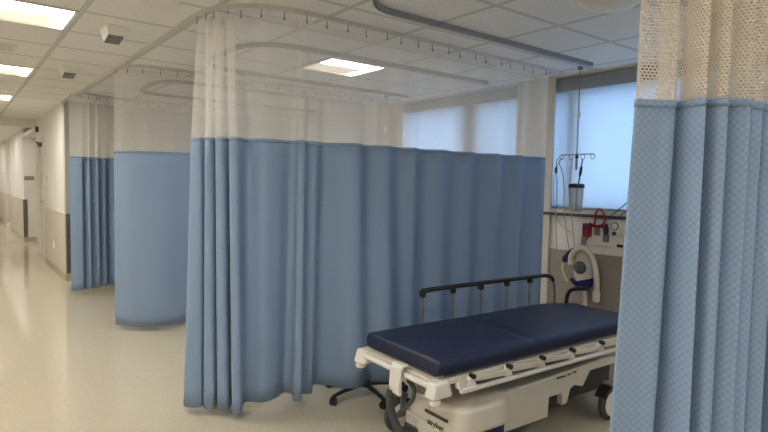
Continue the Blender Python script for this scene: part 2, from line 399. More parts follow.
# ------------------------------------------------------------------ ceiling fixtures
lamp_labels = {-5.38: 'added unseen fill lamp farthest behind the photographer', -3.06: 'added unseen fill lamp second row behind the photographer', -.74: 'lit recessed corridor lamp just behind the photographer', 1.58: 'lit recessed corridor lamp above the photographer, nearest the gathered curtain',
               3.90: 'largest lit recessed corridor lamp at the top left of the photo', 6.22: 'second lit corridor lamp counting from the top left corner',
               8.54: 'third, smallest lit corridor lamp in front of the dropped header', 13.18: 'lit corridor lamp just beyond the dropped header',
               15.5: 'lit corridor lamp in the middle of the far corridor', 17.82: 'lit corridor lamp next to last before the far end wall', 20.14: 'added unseen lamp brightening the far end of the corridor'}
for (x0, y0, x1, y1) in lamps:
    bay = x0 > 1
    lab = ('square lit recessed lamp over the bay behind the long curtain' if y0 > 0 else 'added unseen square lamp over the bay beyond the nearest curtain') if bay else lamp_labels[y0]
    if x0 < -2: lab = 'added fill lamp of the unseen row left of the corridor'
    t = thing('ceiling_lamp', lab, 'ceiling lamp', ((x0+x1)/2, (y0+y1)/2, H), group=None if bay else ('corridor ceiling lamps' if x0 > -2 else 'added unseen left row of lamps'))
    a, b, c, d = x0+E_IN+.003, y0+E_IN+.003, x1-E_IN-.003, y1-E_IN-.003; dz = .022
    h = MB()
    h.box((a-.01, b-.01, H), (a, d+.01, H+dz)).box((c, b-.01, H), (c+.01, d+.01, H+dz)).box((a, b-.01, H), (c, b, H+dz)).box((a, d, H), (c, d+.01, H+dz)).box((a-.01, b-.01, H+dz), (c+.01, d+.01, H+dz+.01))
    obj('reflector', h, M['lampwhite'], t, smooth=False)
    ym = b+(d-b)*.5
    obj('lens', MB().box((a+.012, b+.008, H+dz-.012), (c-.012, ym, H+dz-.004)), M['lens'], t, smooth=False)
    obj('glow_panel', MB().box((a+.012, ym+.002, H+dz-.014), (c-.06, d-.006, H+dz-.004)), M['reflector_glow'], t, smooth=False)  # self-lit panel standing in for the lit reflector side
    obj('end_lens', MB().box((c-.058, ym+.002, H+dz-.012), (c-.012, d-.006, H+dz-.004)), M['lens'], t, smooth=False)
    fr = MB(); w = .03
    fr.box((a-.012, b-.012, H-.006), (c+.012, b+w-.02, H)).box((a-.012, d-w+.02, H-.006), (c+.012, d+.012, H)).box((a-.012, b, H-.006), (a+w-.02, d, H)).box((c-w+.02, b, H-.006), (c+.012, d, H))
    obj('frame', fr, M['white'], t, smooth=False)

def call_light(x, y, lab):
    t = thing('call_light', lab, 'call light', (x, y, H), group='call lights over the corridor')
    h = MB()
    v = [(x-.075, y-.13, H), (x+.075, y-.13, H), (x+.075, y+.09, H), (x-.075, y+.09, H), (x-.052, y-.06, H-.05), (x+.052, y-.06, H-.05), (x+.052, y+.085, H-.075), (x-.052, y+.085, H-.075)]
    bv = [h.bm.verts.new(p) for p in v]
    for f in ((3, 2, 1, 0), (4, 5, 6, 7), (0, 1, 5, 4), (1, 2, 6, 5), (2, 3, 7, 6), (3, 0, 4, 7)): h.bm.faces.new([bv[k] for k in f])
    obj('housing', h, M['white'], t, smooth=False, bevel=.006)
    obj('lens', MB().box((x-.048, y-.055, H-.070), (x+.048, y+.085, H-.060), Matrix.Rotation(-.17, 3, 'X')), M['lensgrey'], t, smooth=False)
call_light(.90, 4.22, 'white wedge call light with grey lens, nearer of the two on the corridor ceiling')
call_light(.885, 6.0, 'white wedge call light with grey lens, farther of the two on the corridor ceiling')

t = thing('ceiling_speaker', 'round pale speaker grille flat on the ceiling beside the long curtain track', 'speaker', (.97, 3.40, H))
obj('grille', MB().lathe([(.085, -.012), (.1, -.008), (.1, 0)], (.97, 3.40, H)), M['white'], t)
obj('rim', MB().lathe([(.1, -.01), (.118, -.006), (.12, 0), (.1, 0)], (.97, 3.40, H)), M['white'], t)
t = thing('ceiling_vent', 'grey square air vent in the corridor ceiling between two lit lamps', 'vent', (.28, 5.38, H))
obj('frame', MB().box((.13, 5.23, H-.008), (.43, 5.26, H)).box((.13, 5.50, H-.008), (.43, 5.53, H)).box((.13, 5.26, H-.008), (.16, 5.50, H)).box((.40, 5.26, H-.008), (.43, 5.50, H)), M['white'], t, smooth=False)
for k in range(6):
    obj('slat', MB().box((.16, 5.272+.04*k, H-.01), (.40, 5.292+.04*k, H-.003), Matrix.Rotation(.5, 3, 'X')), M['white'], t, smooth=False)
t = thing('ceiling_dome', 'white round ceiling dome fixture above the stretcher, at the top edge', 'ceiling fixture', (2.76, 1.62, H))
obj('dome', MB().lathe([(.0, -.09), (.07, -.086), (.12, -.07), (.155, -.045), (.165, -.02)], (2.76, 1.62, H)), M['white'], t)
obj('rim', MB().lathe([(.166, -.03), (.19, -.022), (.2, 0), (.166, 0)], (2.76, 1.62, H)), M['white'], t)

# ------------------------------------------------------------------ tracks
def arc(cx, cy, r, a0, a1, n=8):
    return [(cx+r*math.cos(math.radians(a0+(a1-a0)*k/n)), cy+r*math.sin(math.radians(a0+(a1-a0)*k/n))) for k in range(n+1)]
def track(name, label, cat, path, w, h, m, group, mt):
    t = thing(name, label, cat, (path[0][0], path[0][1], H), group=group)
    n = len(path); mb = MB(); rows = []
    P = [Vector((*p, 0)) for p in path]
    for i in range(n):
        a, b = P[max(0, i-1)], P[min(n-1, i+1)]; tdir = (b-a).normalized(); nn = Vector((-tdir.y, tdir.x, 0))
        def q(s, z): return P[i] + nn*s + Vector((0, 0, z))
        rows.append([q(-w/2, H), q(-w/2, H-h), q(-w/6, H-h), q(-w/6, H-h+.008), q(w/6, H-h+.008), q(w/6, H-h), q(w/2, H-h), q(w/2, H)])
    mb.grid(rows)
    mb.bm.faces.new([v for v in mb.bm.verts[:8]]); mb.bm.faces.new([v for v in mb.bm.verts[-8:]][::-1])
    bmesh.ops.recalc_face_normals(mb.bm, faces=mb.bm.faces[:])
    obj('rail', mb, m, t)
    for e in (0, -1):
        x, y = path[e]; obj('end_cap', MB().box((x-w*.62, y-w*.62, H-h-.002), (x+w*.62, y+w*.62, H)), mt, t, smooth=False, bevel=.003)
    return t
CT = .024
T_main = [(4.30, 2.97)] + [(4.0, 2.97), (3, 2.97), (2, 2.975)] + arc(1.66, 3.43, .455, 270, 180, 14) + [(1.205, 3.7), (1.205, 4.4), (1.205, 5.40)]
T_second = [(4.40, 5.30), (3, 5.30), (2, 5.30)] + arc(1.50, 5.585, .285, 270, 180, 10) + [(1.215, 6.2), (1.215, 7.40)]
T_third = [(4.40, 7.70), (3, 7.70), (2, 7.68)] + arc(1.50, 7.86, .2, 270, 180, 8)[0:1] + [(1.40, 7.60), (1.30, 7.52), (1.215, 7.46)] + [(1.19, 7.6), (1.19, 8.2), (1.19, 8.70)]
T_right = [(4.40, .40), (3, .40), (2.2, .42), (1.95, .46), (1.75, .53), (1.58, .63), (1.42, .75), (1.30, .92), (1.225, 1.15), (1.205, 1.5), (1.205, 2.3), (1.205, 3.06)]
track('curtain_track', 'pale ceiling curtain track curving over the long blue curtain beside stretcher', 'curtain track', T_main, .019, CT, M['track'], 'ceiling curtain tracks', M['track'])
track('curtain_track', 'pale ceiling curtain track over the second blue curtain beside the corridor', 'curtain track', T_second, .019, CT, M['track'], 'ceiling curtain tracks', M['track'])
track('curtain_track', 'pale ceiling curtain track over the farthest blue curtain', 'curtain track', T_third, .019, CT, M['track'], 'ceiling curtain tracks', M['track'])
track('curtain_track', 'pale ceiling curtain track of the near curtain, its end peeping in at the top edge', 'curtain track', T_right, .019, CT, M['track'], 'ceiling curtain tracks', M['track'])
def loop(xa, xb, y0, y1, r=.28):
    return [(xb, y1), (3.4, y1), (xa+r+.5, y1)] + arc(xa+r, y1-r, r, 90, 180, 10) + arc(xa+r, y0+r, r, 180, 270, 10) + [(xa+r+.5, y0), (3.4, y0), (xb, y0)]
track('drip_track', 'dark grey U-shaped ceiling drip rail above the stretcher', 'drip rail', loop(1.80, 4.16, 1.42, 2.61), .027, .032, M['alu'], 'U-shaped drip rails', M['alu'])
track('drip_track', 'grey U-shaped ceiling drip rail around the square lit bay lamp', 'drip rail', loop(1.72, 4.16, 3.74, 4.95, .36), .027, .032, M['alu'], 'U-shaped drip rails', M['alu'])
track('drip_track', 'grey U-shaped ceiling drip rail over the second curtain, farthest of three', 'drip rail', loop(1.70, 4.16, 5.86, 6.95), .027, .032, M['alu'], 'U-shaped drip rails', M['alu'])

# ------------------------------------------------------------------ curtains
def curtain(label, trip, zb, zs=1.66, zt=H-CT-.028, net='netfar', hookgap=.15, hem=None, k=10):
    """trip: list of (bottom xy, seam xy, top xy) down the length of the cloth"""
    lv = [crom([Vector((*t[i], 0)) for t in trip], k) for i in range(3)]
    n = len(lv[0])
    cum = [0]
    for i in range(1, n): cum.append(cum[-1] + (lv[1][i]-lv[1][i-1]).length)
    zbf = (lambda i: zb) if hem is None else (lambda i: hem(lv[0][i]))
    cx, cy = lv[0][0].x, lv[0][0].y
    t = thing('privacy_curtain', label, 'curtain', (cx, cy, 0), group='blue privacy curtains')
    def col(i, z):
        if z <= zs:
            f = max(0, (z-zbf(i))/(zs-zbf(i))); f = f**.85
            p = lv[0][i].lerp(lv[1][i], f)
        else: p = lv[1][i].lerp(lv[2][i], (z-zs)/(zt-zs))
        return Vector((p.x, p.y, z))
    R = 16; rows = []; uv = []
    for r in range(R+1):
        rr = []; uu = []
        for i in range(n):
            b = zbf(i); z = b+(zs-b)*r/R; rr.append(col(i, z)); uu.append((cum[i], z))
        rows.append(rr); uv.append(uu)
    obj('cloth', MB().grid(rows, uv), M['fab'], t, solid=.0025)
    # stitched hem where cloth meets net
    obj('seam_band', MB().grid([[col(i, z) + Vector((0, 0, 0)) for i in range(n)] for z in (zs-.012, zs+.008)], [[(c, z) for c in cum] for z in (zs-.012, zs+.008)]), M['fab'], t, solid=.006)
    R = 10; rows = []; uv = []; z1 = zt-.05
    for r in range(R+1):
        z = zs+(z1-zs)*r/R
        rows.append([col(i, z) for i in range(n)]); uv.append([(c, z) for c in cum])
    obj('net_panel', MB().grid(rows, uv), M[net], t)
    # header tape sags a little between hooks
    hooks = []; nxt = .02; rows = []
    cumt = [0]
    for i in range(1, n): cumt.append(cumt[-1] + (lv[2][i]-lv[2][i-1]).length)
    sag = lambda c: .008*abs(math.sin(PI*(c-.02)/hookgap))
    obj('header_tape', MB().grid([[col(i, z1) for i in range(n)], [col(i, zt) - Vector((0, 0, sag(cumt[i]))) for i in range(n)]], [[(c, z1) for c in cum], [(c, zt) for c in cum]]), M['tape'], t)
    for i in range(n):
        if cumt[i] >= nxt and len(hooks) < 95:
            hooks.append(col(i, zt)); nxt += hookgap
    for p in hooks:
        h = MB().tube([(p.x, p.y, H-CT), (p.x, p.y, zt-.014)], .0024, 6).box((p.x-.004, p.y-.004, zt-.020), (p.x+.004, p.y+.004, zt-.006))
        obj('hook', h, M['hook'], t)
    return t

def along(path, spec, seamr=.75, topr=.35, flip=1):
    """spec: list of (distance along path, offset to the viewer's side) -> triplets"""
    P = [Vector((*p, 0)) for p in path]; L = [0]
    for a, b in zip(P, P[1:]): L.append(L[-1]+(b-a).length)
    out = []
    for s, o in spec:
        i = max(k for k in range(len(P)-1) if L[k] <= s+1e-9 or k == 0); i = min(i, len(P)-2)
        f = (s-L[i])/max(1e-6, L[i+1]-L[i]); p = P[i].lerp(P[i+1], f); d = (P[i+1]-P[i]).normalized(); nn = Vector((d.y, -d.x, 0))*flip
        out.append(tuple(tuple((p+nn*o*k)[:2]) for k in (1, seamr, topr)))
    return out

# long curtain beside the stretcher: gathered folds at its leading edge, then shallow waves to the window
G = [  # bottom, top
    ((1.090, 3.37), (1.21, 3.46)), ((1.075, 3.30), (1.20, 3.43)), ((1.115, 3.245), (1.195, 3.40)), ((1.150, 3.235), (1.20, 3.375)), ((1.235, 3.36), (1.30, 3.42)),
    ((1.160, 3.205), (1.215, 3.325)), ((1.200, 3.170), (1.22, 3.30)), ((1.295, 3.30), (1.34, 3.35)),
    ((1.222, 3.145), (1.235, 3.255)), ((1.257, 3.100), (1.25, 3.22)), ((1.365, 3.24), (1.38, 3.28)),
    ((1.270, 3.035), (1.275, 3.165)), ((1.300, 3.005), (1.30, 3.13)), ((1.40, 3.15), (1.41, 3.14)),
    ((1.480, 3.085), (1.45, 3.025)), ((1.575, 3.10), (1.55, 3.005)), ((1.665, 3.15), (1.63, 3.0)),
    ((1.690, 3.10), (1.66, 2.995)), ((1.650, 2.995), (1.67, 2.98)), ((1.685, 2.970), (1.70, 2.975)), ((1.735, 3.065), (1.74, 2.985)),
    ((1.800, 3.040), (1.80, 2.975)), ((1.870, 3.13), (1.87, 2.985)), ((1.935, 3.04), (1.94, 2.975)), ((1.985, 2.91), (2.0, 2.972)), ((2.06, 2.865), (2.07, 2.972))]
trip = []
for b, t_ in G:
    s = (b[0]*.45+t_[0]*.55, b[1]*.45+t_[1]*.55)
    trip.append((b, s, t_))
rnd = random.Random(3)
x = 2.06; sgn = 1
while x < 3.98:
    x += rnd.uniform(.10, .17); sgn = -sgn
    o = sgn*rnd.uniform(.028, .06)
    x_ = min(x, 4.06)
    bulge = .125*max(0, 1-max(0, abs(x_-2.15)-.1)/.28)
    trip.append(((x_, 2.985-o-bulge), (x_, 2.975-o*.8), (x_, 2.972-o*.4)))
trip.append(((4.10, 2.98), (4.10, 2.975), (4.10, 2.972)))
curtain('long blue privacy curtain drawn behind the stretcher, gathered at its left edge', trip, .05,
        hem=lambda p: .05 + .035*max(0, min(1, (p.x-1.80)/.2)))
# second curtain, almost flat
P2 = [(1.19, 5.60)] + list(reversed(T_second[:12]))
spec = []; s = 0
P2len = sum((Vector(a)-Vector(b)).length for a, b in zip(P2, P2[1:]))
rnd = random.Random(5); sgn = 1
while s < P2len-.25:
    spec.append((s, sgn*rnd.uniform(.006, .018) - .0)); s += rnd.uniform(.14, .26); sgn = -sgn
curtain('flat blue privacy curtain second from the corridor end, left of the long gathered one', along(P2, spec), .045)
# third curtain, bunched near the corridor
P3 = [(1.10, 7.52), (1.22, 7.50), (1.34, 7.54), (1.50, 7.66), (2.0, 7.69), (3.0, 7.70), (4.35, 7.70)]
spec = [(0, 0), (.07, .015), (.13, .01), (.16, -.09), (.21, .03), (.26, -.09), (.32, .035), (.38, -.09), (.43, .03), (.50, -.09), (.55, .035), (.61, -.06)]
s = .66; sgn = 1; rnd = random.Random(9)
while s < 3.2:
    spec.append((s, sgn*rnd.uniform(.02, .04))); s += rnd.uniform(.07, .12); sgn = -sgn
curtain('farthest blue privacy curtain, bunched in dark folds beside the corridor wall', along(P3, spec, topr=.6), .05)
# near curtain at the right edge of the view
S = [(1.462, .765), (1.415, .752), (1.440, .736), (1.474, .716), (1.506, .692), (1.615, .80), (1.555, .728), (1.522, .676), (1.509, .640), (1.508, .618), (1.622, .735),
     (1.552, .630), (1.540, .600), (1.552, .583), (1.665, .705), (1.594, .604), (1.589, .570), (1.602, .550), (1.735, .69), (1.655, .578), (1.661, .557), (1.682, .550), (1.80, .66),
     (1.725, .56), (1.745, .535), (1.785, .545), (1.88, .63), (1.81, .52), (1.86, .50), (1.97, .60), (1.92, .47), (2.0, .455), (2.09, .56), (2.08, .44), (2.16, .43)]
trip = []
for i, s in enumerate(S):
    fl = max(0, 1-i/9)
    b = (s[0]-.050*fl, s[1]+.040*fl)
    c = (s[0]*.75+.25*(1.40+.022*i), s[1]*.75+.25*(.735-.0095*i))
    trip.append((b, s, c))
curtain('nearest blue privacy curtain with coarse cream net at the right edge', trip, .05, zs=1.64, net='net', hookgap=.07)

# ------------------------------------------------------------------ stretcher
BX, BY, BR = 1.79, 1.85, math.radians(-2.6)
bed = thing('hospital_stretcher', 'wheeled hospital stretcher with navy mattress and white frame beside the long curtain', 'stretcher', (BX, BY, 0), BR)
def bobj(name, mb, m, par=None, **k): return obj(name, mb, m, par or bed, local=True, **k)
L, W = 1.72, .622
# mattress: dense top so that the articulation crease and tapered head show
def outline(l):       # half-width limits along the length
    e = 0
    if l > L-.30: u = (l-(L-.30))/.30; e = .105*u*u
    if l < .02: e = .007*(1-l/.02)
    return e
mt = MB(); rows = []
ls = [0, .01, .03, .08, .2, .35, .5, .62, .68, .70, .715, .73, .75, .8, .9, 1.05, 1.2, 1.35, 1.42, 1.5, 1.56, 1.62, 1.66, 1.695, 1.715, L]
def zt(l, w):
    z = .580 - .006*math.exp(-((l-.715-.03*(w/W-.5))/.014)**2) + .006*math.sin(l*3.1)*math.sin(PI*w/W)
    return z
for l in ls:
    e = outline(l); a, b = e, W-e; ring = []
    for w in (a, a+.012, a+.04, a+(b-a)*.3, a+(b-a)*.5, a+(b-a)*.7, b-.04, b-.012, b):
        ring.append((l, w, zt(l, w) - (.014 if w in (a, b) else (.003 if w in (a+.012, b-.012) else 0)) - (.012 if l in (0, L) else 0)))
    ring += [(l, b+.004, .55), (l, b, .512), (l, b-.02, .500), (l, a+.02, .500), (l, a, .512), (l, a-.004, .55)]
    ring.append(ring[0]); rows.append(ring)
mt.grid(rows)
mt.bm.verts.ensure_lookup_table()
nr = len(rows[0])
bmesh.ops.remove_doubles(mt.bm, verts=mt.bm.verts[:], dist=1e-5)
bmesh.ops.holes_fill(mt.bm, edges=[e for e in mt.bm.edges if e.is_boundary], sides=0)
bmesh.ops.recalc_face_normals(mt.bm, faces=mt.bm.faces[:])
mattress = bobj('mattress', mt, M['navy'])
pp = [(l, outline(l)-.006, .512) for l in ls[2:-3]]
bobj('piping', MB().tube(pp, .004, 6), M['black'], mattress)
bobj('piping', MB().tube([(-.004, .02, .512), (-.004, W-.02, .512)], .004, 6), M['black'], mattress)
# deck and frame
bobj('deck', MB().box((.015, .02, .478), (1.45, W-.02, .500)).prism([(1.45, .02), (1.70, .12), (1.70, W-.12), (1.45, W-.02)], .478, .5), M['cream'], bevel=.006)
bobj('side_rail', MB().box((.02, -.012, .462), (1.52, .02, .492)), M['cream'], bevel=.006)
bobj('side_rail', MB().box((.02, W-.02, .462), (1.52, W+.012, .492)), M['cream'], bevel=.006)
bobj('foot_bar', MB().tube([(-.035, .0, .462), (-.035, W, .462)], .015, 12), M['white'])
bobj('foot_panel', MB().box((-.02, .03, .446), (.02, W-.03, .486)), M['cream'], bevel=.005)
for w0, s in ((0, 1), (W, -1)):
    pr = MB()
    pl = [(-.065, w0-.035*s), (.055, w0-.035*s), (.075, w0-.015*s), (.06, w0+.04*s), (-.035, w0+.06*s), (-.065, w0+.03*s)]
    pr.prism(pl if s > 0 else pl[::-1], .412, .488)
    for v in pr.bm.verts:
        if v.co.z > .45: v.co.x = v.co.x*.72; v.co.y = w0+(v.co.y-w0)*.8
    bp = bobj('bumper', pr, M['white'], bevel=.012)
    bobj('roller', MB().lathe([(.012, 0), (.026, .006), (.03, .018), (.026, .03), (.012, .034)], (-.03, w0-.008*s, .378), seg=16), M['white'], bp)
# hanging clip and grey hose at the foot
clip = MB()
clip.prism([(-.064, .475), (-.052, .50), (-.02, .505), (-.018, .512), (-.056, .515), (-.076, .495), (-.082, .40), (-.076, .362), (-.060, .362), (-.062, .40)], .205, .290, 'y')
bobj('clip', clip, M['white'], bevel=.005)
bobj('hose', MB().tube([(-.07, .282, .375), (-.075, .285, .33), (-.07, .283, .27), (-.055, .262, .2), (-.035, .235, .14), (.0, .20, .1), (.06, .16, .09)], .021, 12, smooth=6), M['dgrey'])
bobj('cable', MB().tube([(-.01, .222, .43), (.01, .20, .385), (-.005, .195, .33), (-.03, .22, .29), (-.05, .255, .24)], .012, 10, smooth=6), M['dgrey'])
# base
hood = MB()
def rrect(x0, y0, x1, y1, r, n=5):
    out = []
    for cx, cy, a in ((x1-r, y1-r, 0), (x0+r, y1-r, 90), (x0+r, y0+r, 180), (x1-r, y0+r, 270)):
        out += [(cx+r*math.cos(math.radians(a+90*k/n)), cy+r*math.sin(math.radians(a+90*k/n))) for k in range(n+1)]
    return out
hood.prism(rrect(.06, -.075, .47, .37, .10), .205, .335)
for v in hood.bm.verts:
    if v.co.z > .3:
        v.co.x = .26+(v.co.x-.26)*.93; v.co.y = .15+(v.co.y-.15)*.95
        v.co.z += .02*(1-abs(v.co.y-.15)/.25)
hd = bobj('foot_hood', hood, M['cream'], bevel=.022)
skirt = MB().prism([(.06, .06), (.06, .30), (.06, .33), (.42, .33), (.42, .06)], .10, .22)
bobj('skirt', skirt, M['cream'], hd, bevel=.012)
bobj('slot', MB().box((.054, -.0, .272), (.065, .165, .284)), M['dgrey'], hd, smooth=False)
cu = bpy.data.curves.new('lettering', 'FONT'); cu.body = 'stryker'; cu.size = .042; cu.extrude = .001; cu.align_x = 'CENTER'
to = bpy.data.objects.new('lettering', cu); COL.objects.link(to); bpy.context.view_layer.update()
tm = bpy.data.meshes.new_from_object(to.evaluated_get(bpy.context.evaluated_depsgraph_get())); bpy.data.objects.remove(to)
tm.materials.clear(); tm.materials.append(M['lettering'])
tm.transform(Matrix.Translation((.0575, .085, .218)) @ Matrix(((0, 0, -1, 0), (-1, 0, 0, 0), (0, 1, 0, 0), (0, 0, 0, 1))))
lt = bpy.data.objects.new('lettering', tm); COL.objects.link(lt); lt.parent = hd
body = MB()
body.prism([(.40, .10), (.86, .10), (.865, .215), (.98, .215), (.985, .14), (1.03, .145), (1.06, .225), (1.10, .24), (1.18, .215), (1.25, .30), (1.66, .30), (1.68, .335), (1.40, .36), (1.10, .345), (.40, .315)], .03, .07, 'y')
bobj('base_side', body, M['cream'], bevel=.008)
body = MB()
body.prism([(.40, .10), (.86, .10), (.865, .215), (1.25, .24), (1.66, .28), (1.68, .335), (1.40, .36), (1.10, .345), (.40, .315)], W-.07, W-.03, 'y')
bobj('base_side', body, M['cream'], bevel=.008)
bobj('base_top', MB().box((.40, .06, .29), (1.66, W-.06, .318)), M['cream'], bevel=.006)
bobj('base_core', MB().box((.30, .12, .11), (1.60, W-.12, .29)), M['dgrey'], bevel=.01)
bobj('base_insert', MB().box((.10, -.03, .12), (.44, .34, .207)), M['navybase'], bevel=.02)
bobj('vent_slot', MB().box((.92, .024, .312), (1.0, .032, .32)).box((1.02, .024, .316), (1.05, .032, .322)).box((1.07, .024, .32), (1.1, .032, .326)), M['dgrey'], smooth=False)
bobj('litter_tray', MB().prism([(.30, .43), (1.0, .43), (1.25, .40), (1.5, .45), (1.5, .468), (.30, .468)], .07, W-.07, 'y'), M['grey'], bevel=.008)
for l in (.42, 1.22):
    bobj('lift_column', MB().lathe([(.06, 0), (.06, .12), (.045, .122), (.045, .17)], (l, W/2, .3), seg=20), M['grey'])
bobj('push_pedal', MB().box((-.0, .19, .1), (.08, .36, .125), Matrix.Rotation(.25, 3, 'Y')).box((.05, .22, .10), (.14, .33, .16)), M['dgrey'], bevel=.01)
# casters
for l, w in ((.20, -.005), (.17, W-.10), (1.36, -.035), (1.36, W+.035)):
    s = -1 if w < W/2 else 1
    c = MB().lathe([(.052, -.022), (.085, -.024), (.1, -.014), (.102, 0), (.1, .014), (.085, .024), (.052, .022)], (l, w, .102), (0, 1, 0), 28)
    co = bobj('caster', c, M['dgrey'])
    bobj('hub', MB().lathe([(.02, -.026), (.07, -.028), (.082, -.02), (.082, .02), (.07, .028), (.02, .026)], (l, w, .102), (0, 1, 0), 28), M['white'], co)
    f = MB()
    for sd in (-1, 1): f.box((l-.02, w+sd*.030-.004, .10), (l+.02, w+sd*.030+.004, .215))
    f.box((l-.03, w-.034, .212), (l+.03, w+.034, .23))
    bobj('fork', f, M['grey'], co, bevel=.004)
    if l > 1:
        ring = [(l+.118*math.cos(a), .102+.118*math.sin(a)) for a in [math.radians(10+k*18) for k in range(9)]]
        inn = [(l+.108*math.cos(a), .102+.108*math.sin(a)) for a in [math.radians(154-k*18) for k in range(9)]]
        bobj('fender', MB().prism(ring+inn, w-.036, w+.036, 'y'), M['black'], co)
# raised far rail
ra = [(0.405, W-.047+.045, .772), (0.475, W-.047+.045, .776), (0.955, W-.047+.045, .778), (1.505, W-.047+.045, .776), (1.555, W-.047+.045, .772)]
rail = bobj('guard_rail', MB().tube([(0.385, W-.047+.045, .755), (0.400, W-.047+.045, .772)] + ra[1:] + [(1.610, W-.047+.045, .755), (1.630, W-.047+.045, .73)], .0145, 12), M['black'])
bobj('rail_post', MB().tube([(1.630, W-.047+.045, .73), (1.650, W-.047+.045, .66), (1.655, W-.047+.045, .52)], .010, 10, smooth=5), M['steel'], rail)
for l in (.445, .69, .935, 1.185, 1.42):
    pst = bobj('rail_post', MB().tube([(l-.045, W-.047+.045, .765), (l-.045, W-.047+.045, .46)], .0085, 10), M['steel'], rail)
    bobj('joint', MB().lathe([(.013, -.017), (.017, -.012), (.017, .012), (.013, .017)], (l-.045, W-.047+.045, .752), (0, 1, 0), 14).box((l-.059, W-.047+.033, .735), (l-.031, W-.047+.057, .765)), M['black'], pst)
    bobj('foot_socket', MB().box((l-.065, W-.047+.012, .452), (l-.025, W-.047+.06, .49)), M['cream'], pst, bevel=.004)
# lowered near rail
low = bobj('guard_rail', MB().box((.09, -.062, .424), (1.56, -.040, .446)), M['white'], bevel=.006)
low['label'] = 'folded down white guard rail'
for i, l in enumerate((.17, .43, .69, .95, 1.23)):
    nx = l+.24
    pst = bobj('rail_post', MB().prism([(l-.012, .492), (l+.02, .500), (nx-.02, .486), (nx, .476), (nx-.01, .458), (l+.02, .468)], -.060, -.044, 'y'), M['cream'], low, bevel=.004)
    bobj('bracket', MB().prism([(l-.03, .446), (l+.03, .446), (l+.012, .494), (l-.010, .494)], -.050, -.020, 'y'), M['white'], pst, bevel=.004)
    bobj('joint', MB().lathe([(.009, -.018), (.013, -.013), (.013, .013), (.009, .018)], (l, -.050, .497), (0, 1, 0), 14), M['black'], pst)
for l in (.09, 1.45): bobj('rail_mount', MB().box((l, -.045, .44), (l+.07, -.012, .475)), M['cream'], bevel=.006)
# folding push handle at the head
bobj('push_handle', MB().tube([(1.69, .55, .47), (1.70, .55, .56), (1.70, .545, .62), (1.70, .52, .665), (1.70, .46, .69), (1.70, .38, .70)], .0145, 12, smooth=6), M['black'])
bobj('head_socket', MB().box((1.66, .46, .44), (1.72, .58, .49)).box((1.66, .05, .44), (1.72, .12, .49)), M['cream'], bevel=.006)

# ------------------------------------------------------------------ rolling chair half hidden by the curtain
hx, hy = 2.15, 2.94
ch = thing('swivel_chair', 'black five-star rolling chair base poking out under the long curtain', 'chair', (hx, hy, 0))
a0 = math.radians(189)
base = obj('hub', MB().lathe([(.03, .055), (.04, .06), (.04, .10), (.028, .115)], (hx, hy, 0), seg=18), M['black'], ch)
for k in range(5):
    a = a0 + k*2*PI/5; R = .275
    e = (hx+R*math.cos(a), hy+R*math.sin(a))
    lg = obj('leg', MB().tube([(hx+.02*math.cos(a), hy+.02*math.sin(a), .075), (hx+R*.4*math.cos(a), hy+R*.4*math.sin(a), .072), (hx+R*.8*math.cos(a), hy+R*.8*math.sin(a), .066), (e[0], e[1], .058)], [.021, .019, .016, .014], 10, smooth=5, sy=.7), M['black'], ch)
    d = Vector((-math.sin(a+.5), math.cos(a+.5), 0))
    cw = MB()
    for s in (-1, 1): cw.lathe([(.008, -.007), (.024, -.007), (.027, 0), (.024, .007), (.008, .007)], Vector((e[0], e[1], .027))+d*s*.011, d, 18)
    cw.lathe([(.006, 0), (.006, .03)], (e[0], e[1], .03), seg=8)
    obj('caster', cw, M['black'], lg)
obj('column', MB().tube([(hx, hy, .1), (hx, hy+.03, .2), (hx, hy+.24, .41)], [.024, .018], 14, smooth=5), M['steel'], ch)
obj('seat', MB().prism(rrect(hx-.20, hy+.10, hx+.20, hy+.48, .07), .40, .46), M['black'], ch, bevel=.02)
obj('backrest', MB().prism(rrect(hx-.18, .52, hx+.18, .86, .07), hy+.46, hy+.50, 'y'), M['black'], ch, bevel=.015)

# ------------------------------------------------------------------ drip hangers on the ceiling rails
def hanger(x, y, zbar, lab, bar=True):
    t = thing('drip_hanger', lab, 'drip hanger', (x, y, H-.034), group='drip hangers on ceiling rails')
    obj('trolley', MB().box((x-.02, y-.012, H-.06), (x+.02, y+.012, H-.0345)).tube([(x, y, H-.06), (x, y, H-.10)], .004, 8), M['steel'], t)
    ring = [(x, y+.018*math.cos(a), H-.118+.018*math.sin(a)) for a in [2*PI*k/14 for k in range(14)]]
    obj('ring', MB().tube(ring, .004, 6, closed=True), M['steel'], t)
    obj('rod', MB().tube([(x, y, H-.13), (x, y, zbar-.012)], .006, 8), M['steel'], t)
    obj('grip', MB().lathe([(.008, 0), (.015, .006), (.015, .05), (.008, .058)], (x, y, zbar+.295), seg=14), M['white'], t)
    b = obj('cross_bar', MB().tube([(x, y-.155, zbar), (x, y+.155, zbar)], .0045, 8), M['steel'], t)
    for o in (-.145, -.055, .055, .145):
        rr = [(x, y+o+.020*math.cos(a), zbar-.022+.020*math.sin(a)) for a in [2*PI*k/14 for k in range(14)]]
        obj('hook', MB().tube(rr, .0035, 6, closed=True), M['steel'], b)
    obj('knob', MB().lathe([(.006, -.03), (.014, -.024), (.014, 0), (.006, .004)], (x, y, zbar-.006), seg=12), M['black'], t)
    obj('lower_rod', MB().lathe([(.010, -.125), (.010, -.03)], (x, y, zbar), seg=10), M['grey'], t)
    return t
hanger(4.10, 2.61+.055, 1.686, 'steel four-hook drip hanger before the right window, hung over the stretcher head')
hanger(3.86, 4.95, 1.70, 'drip hanger with pale grip seen through the net of the long curtain')
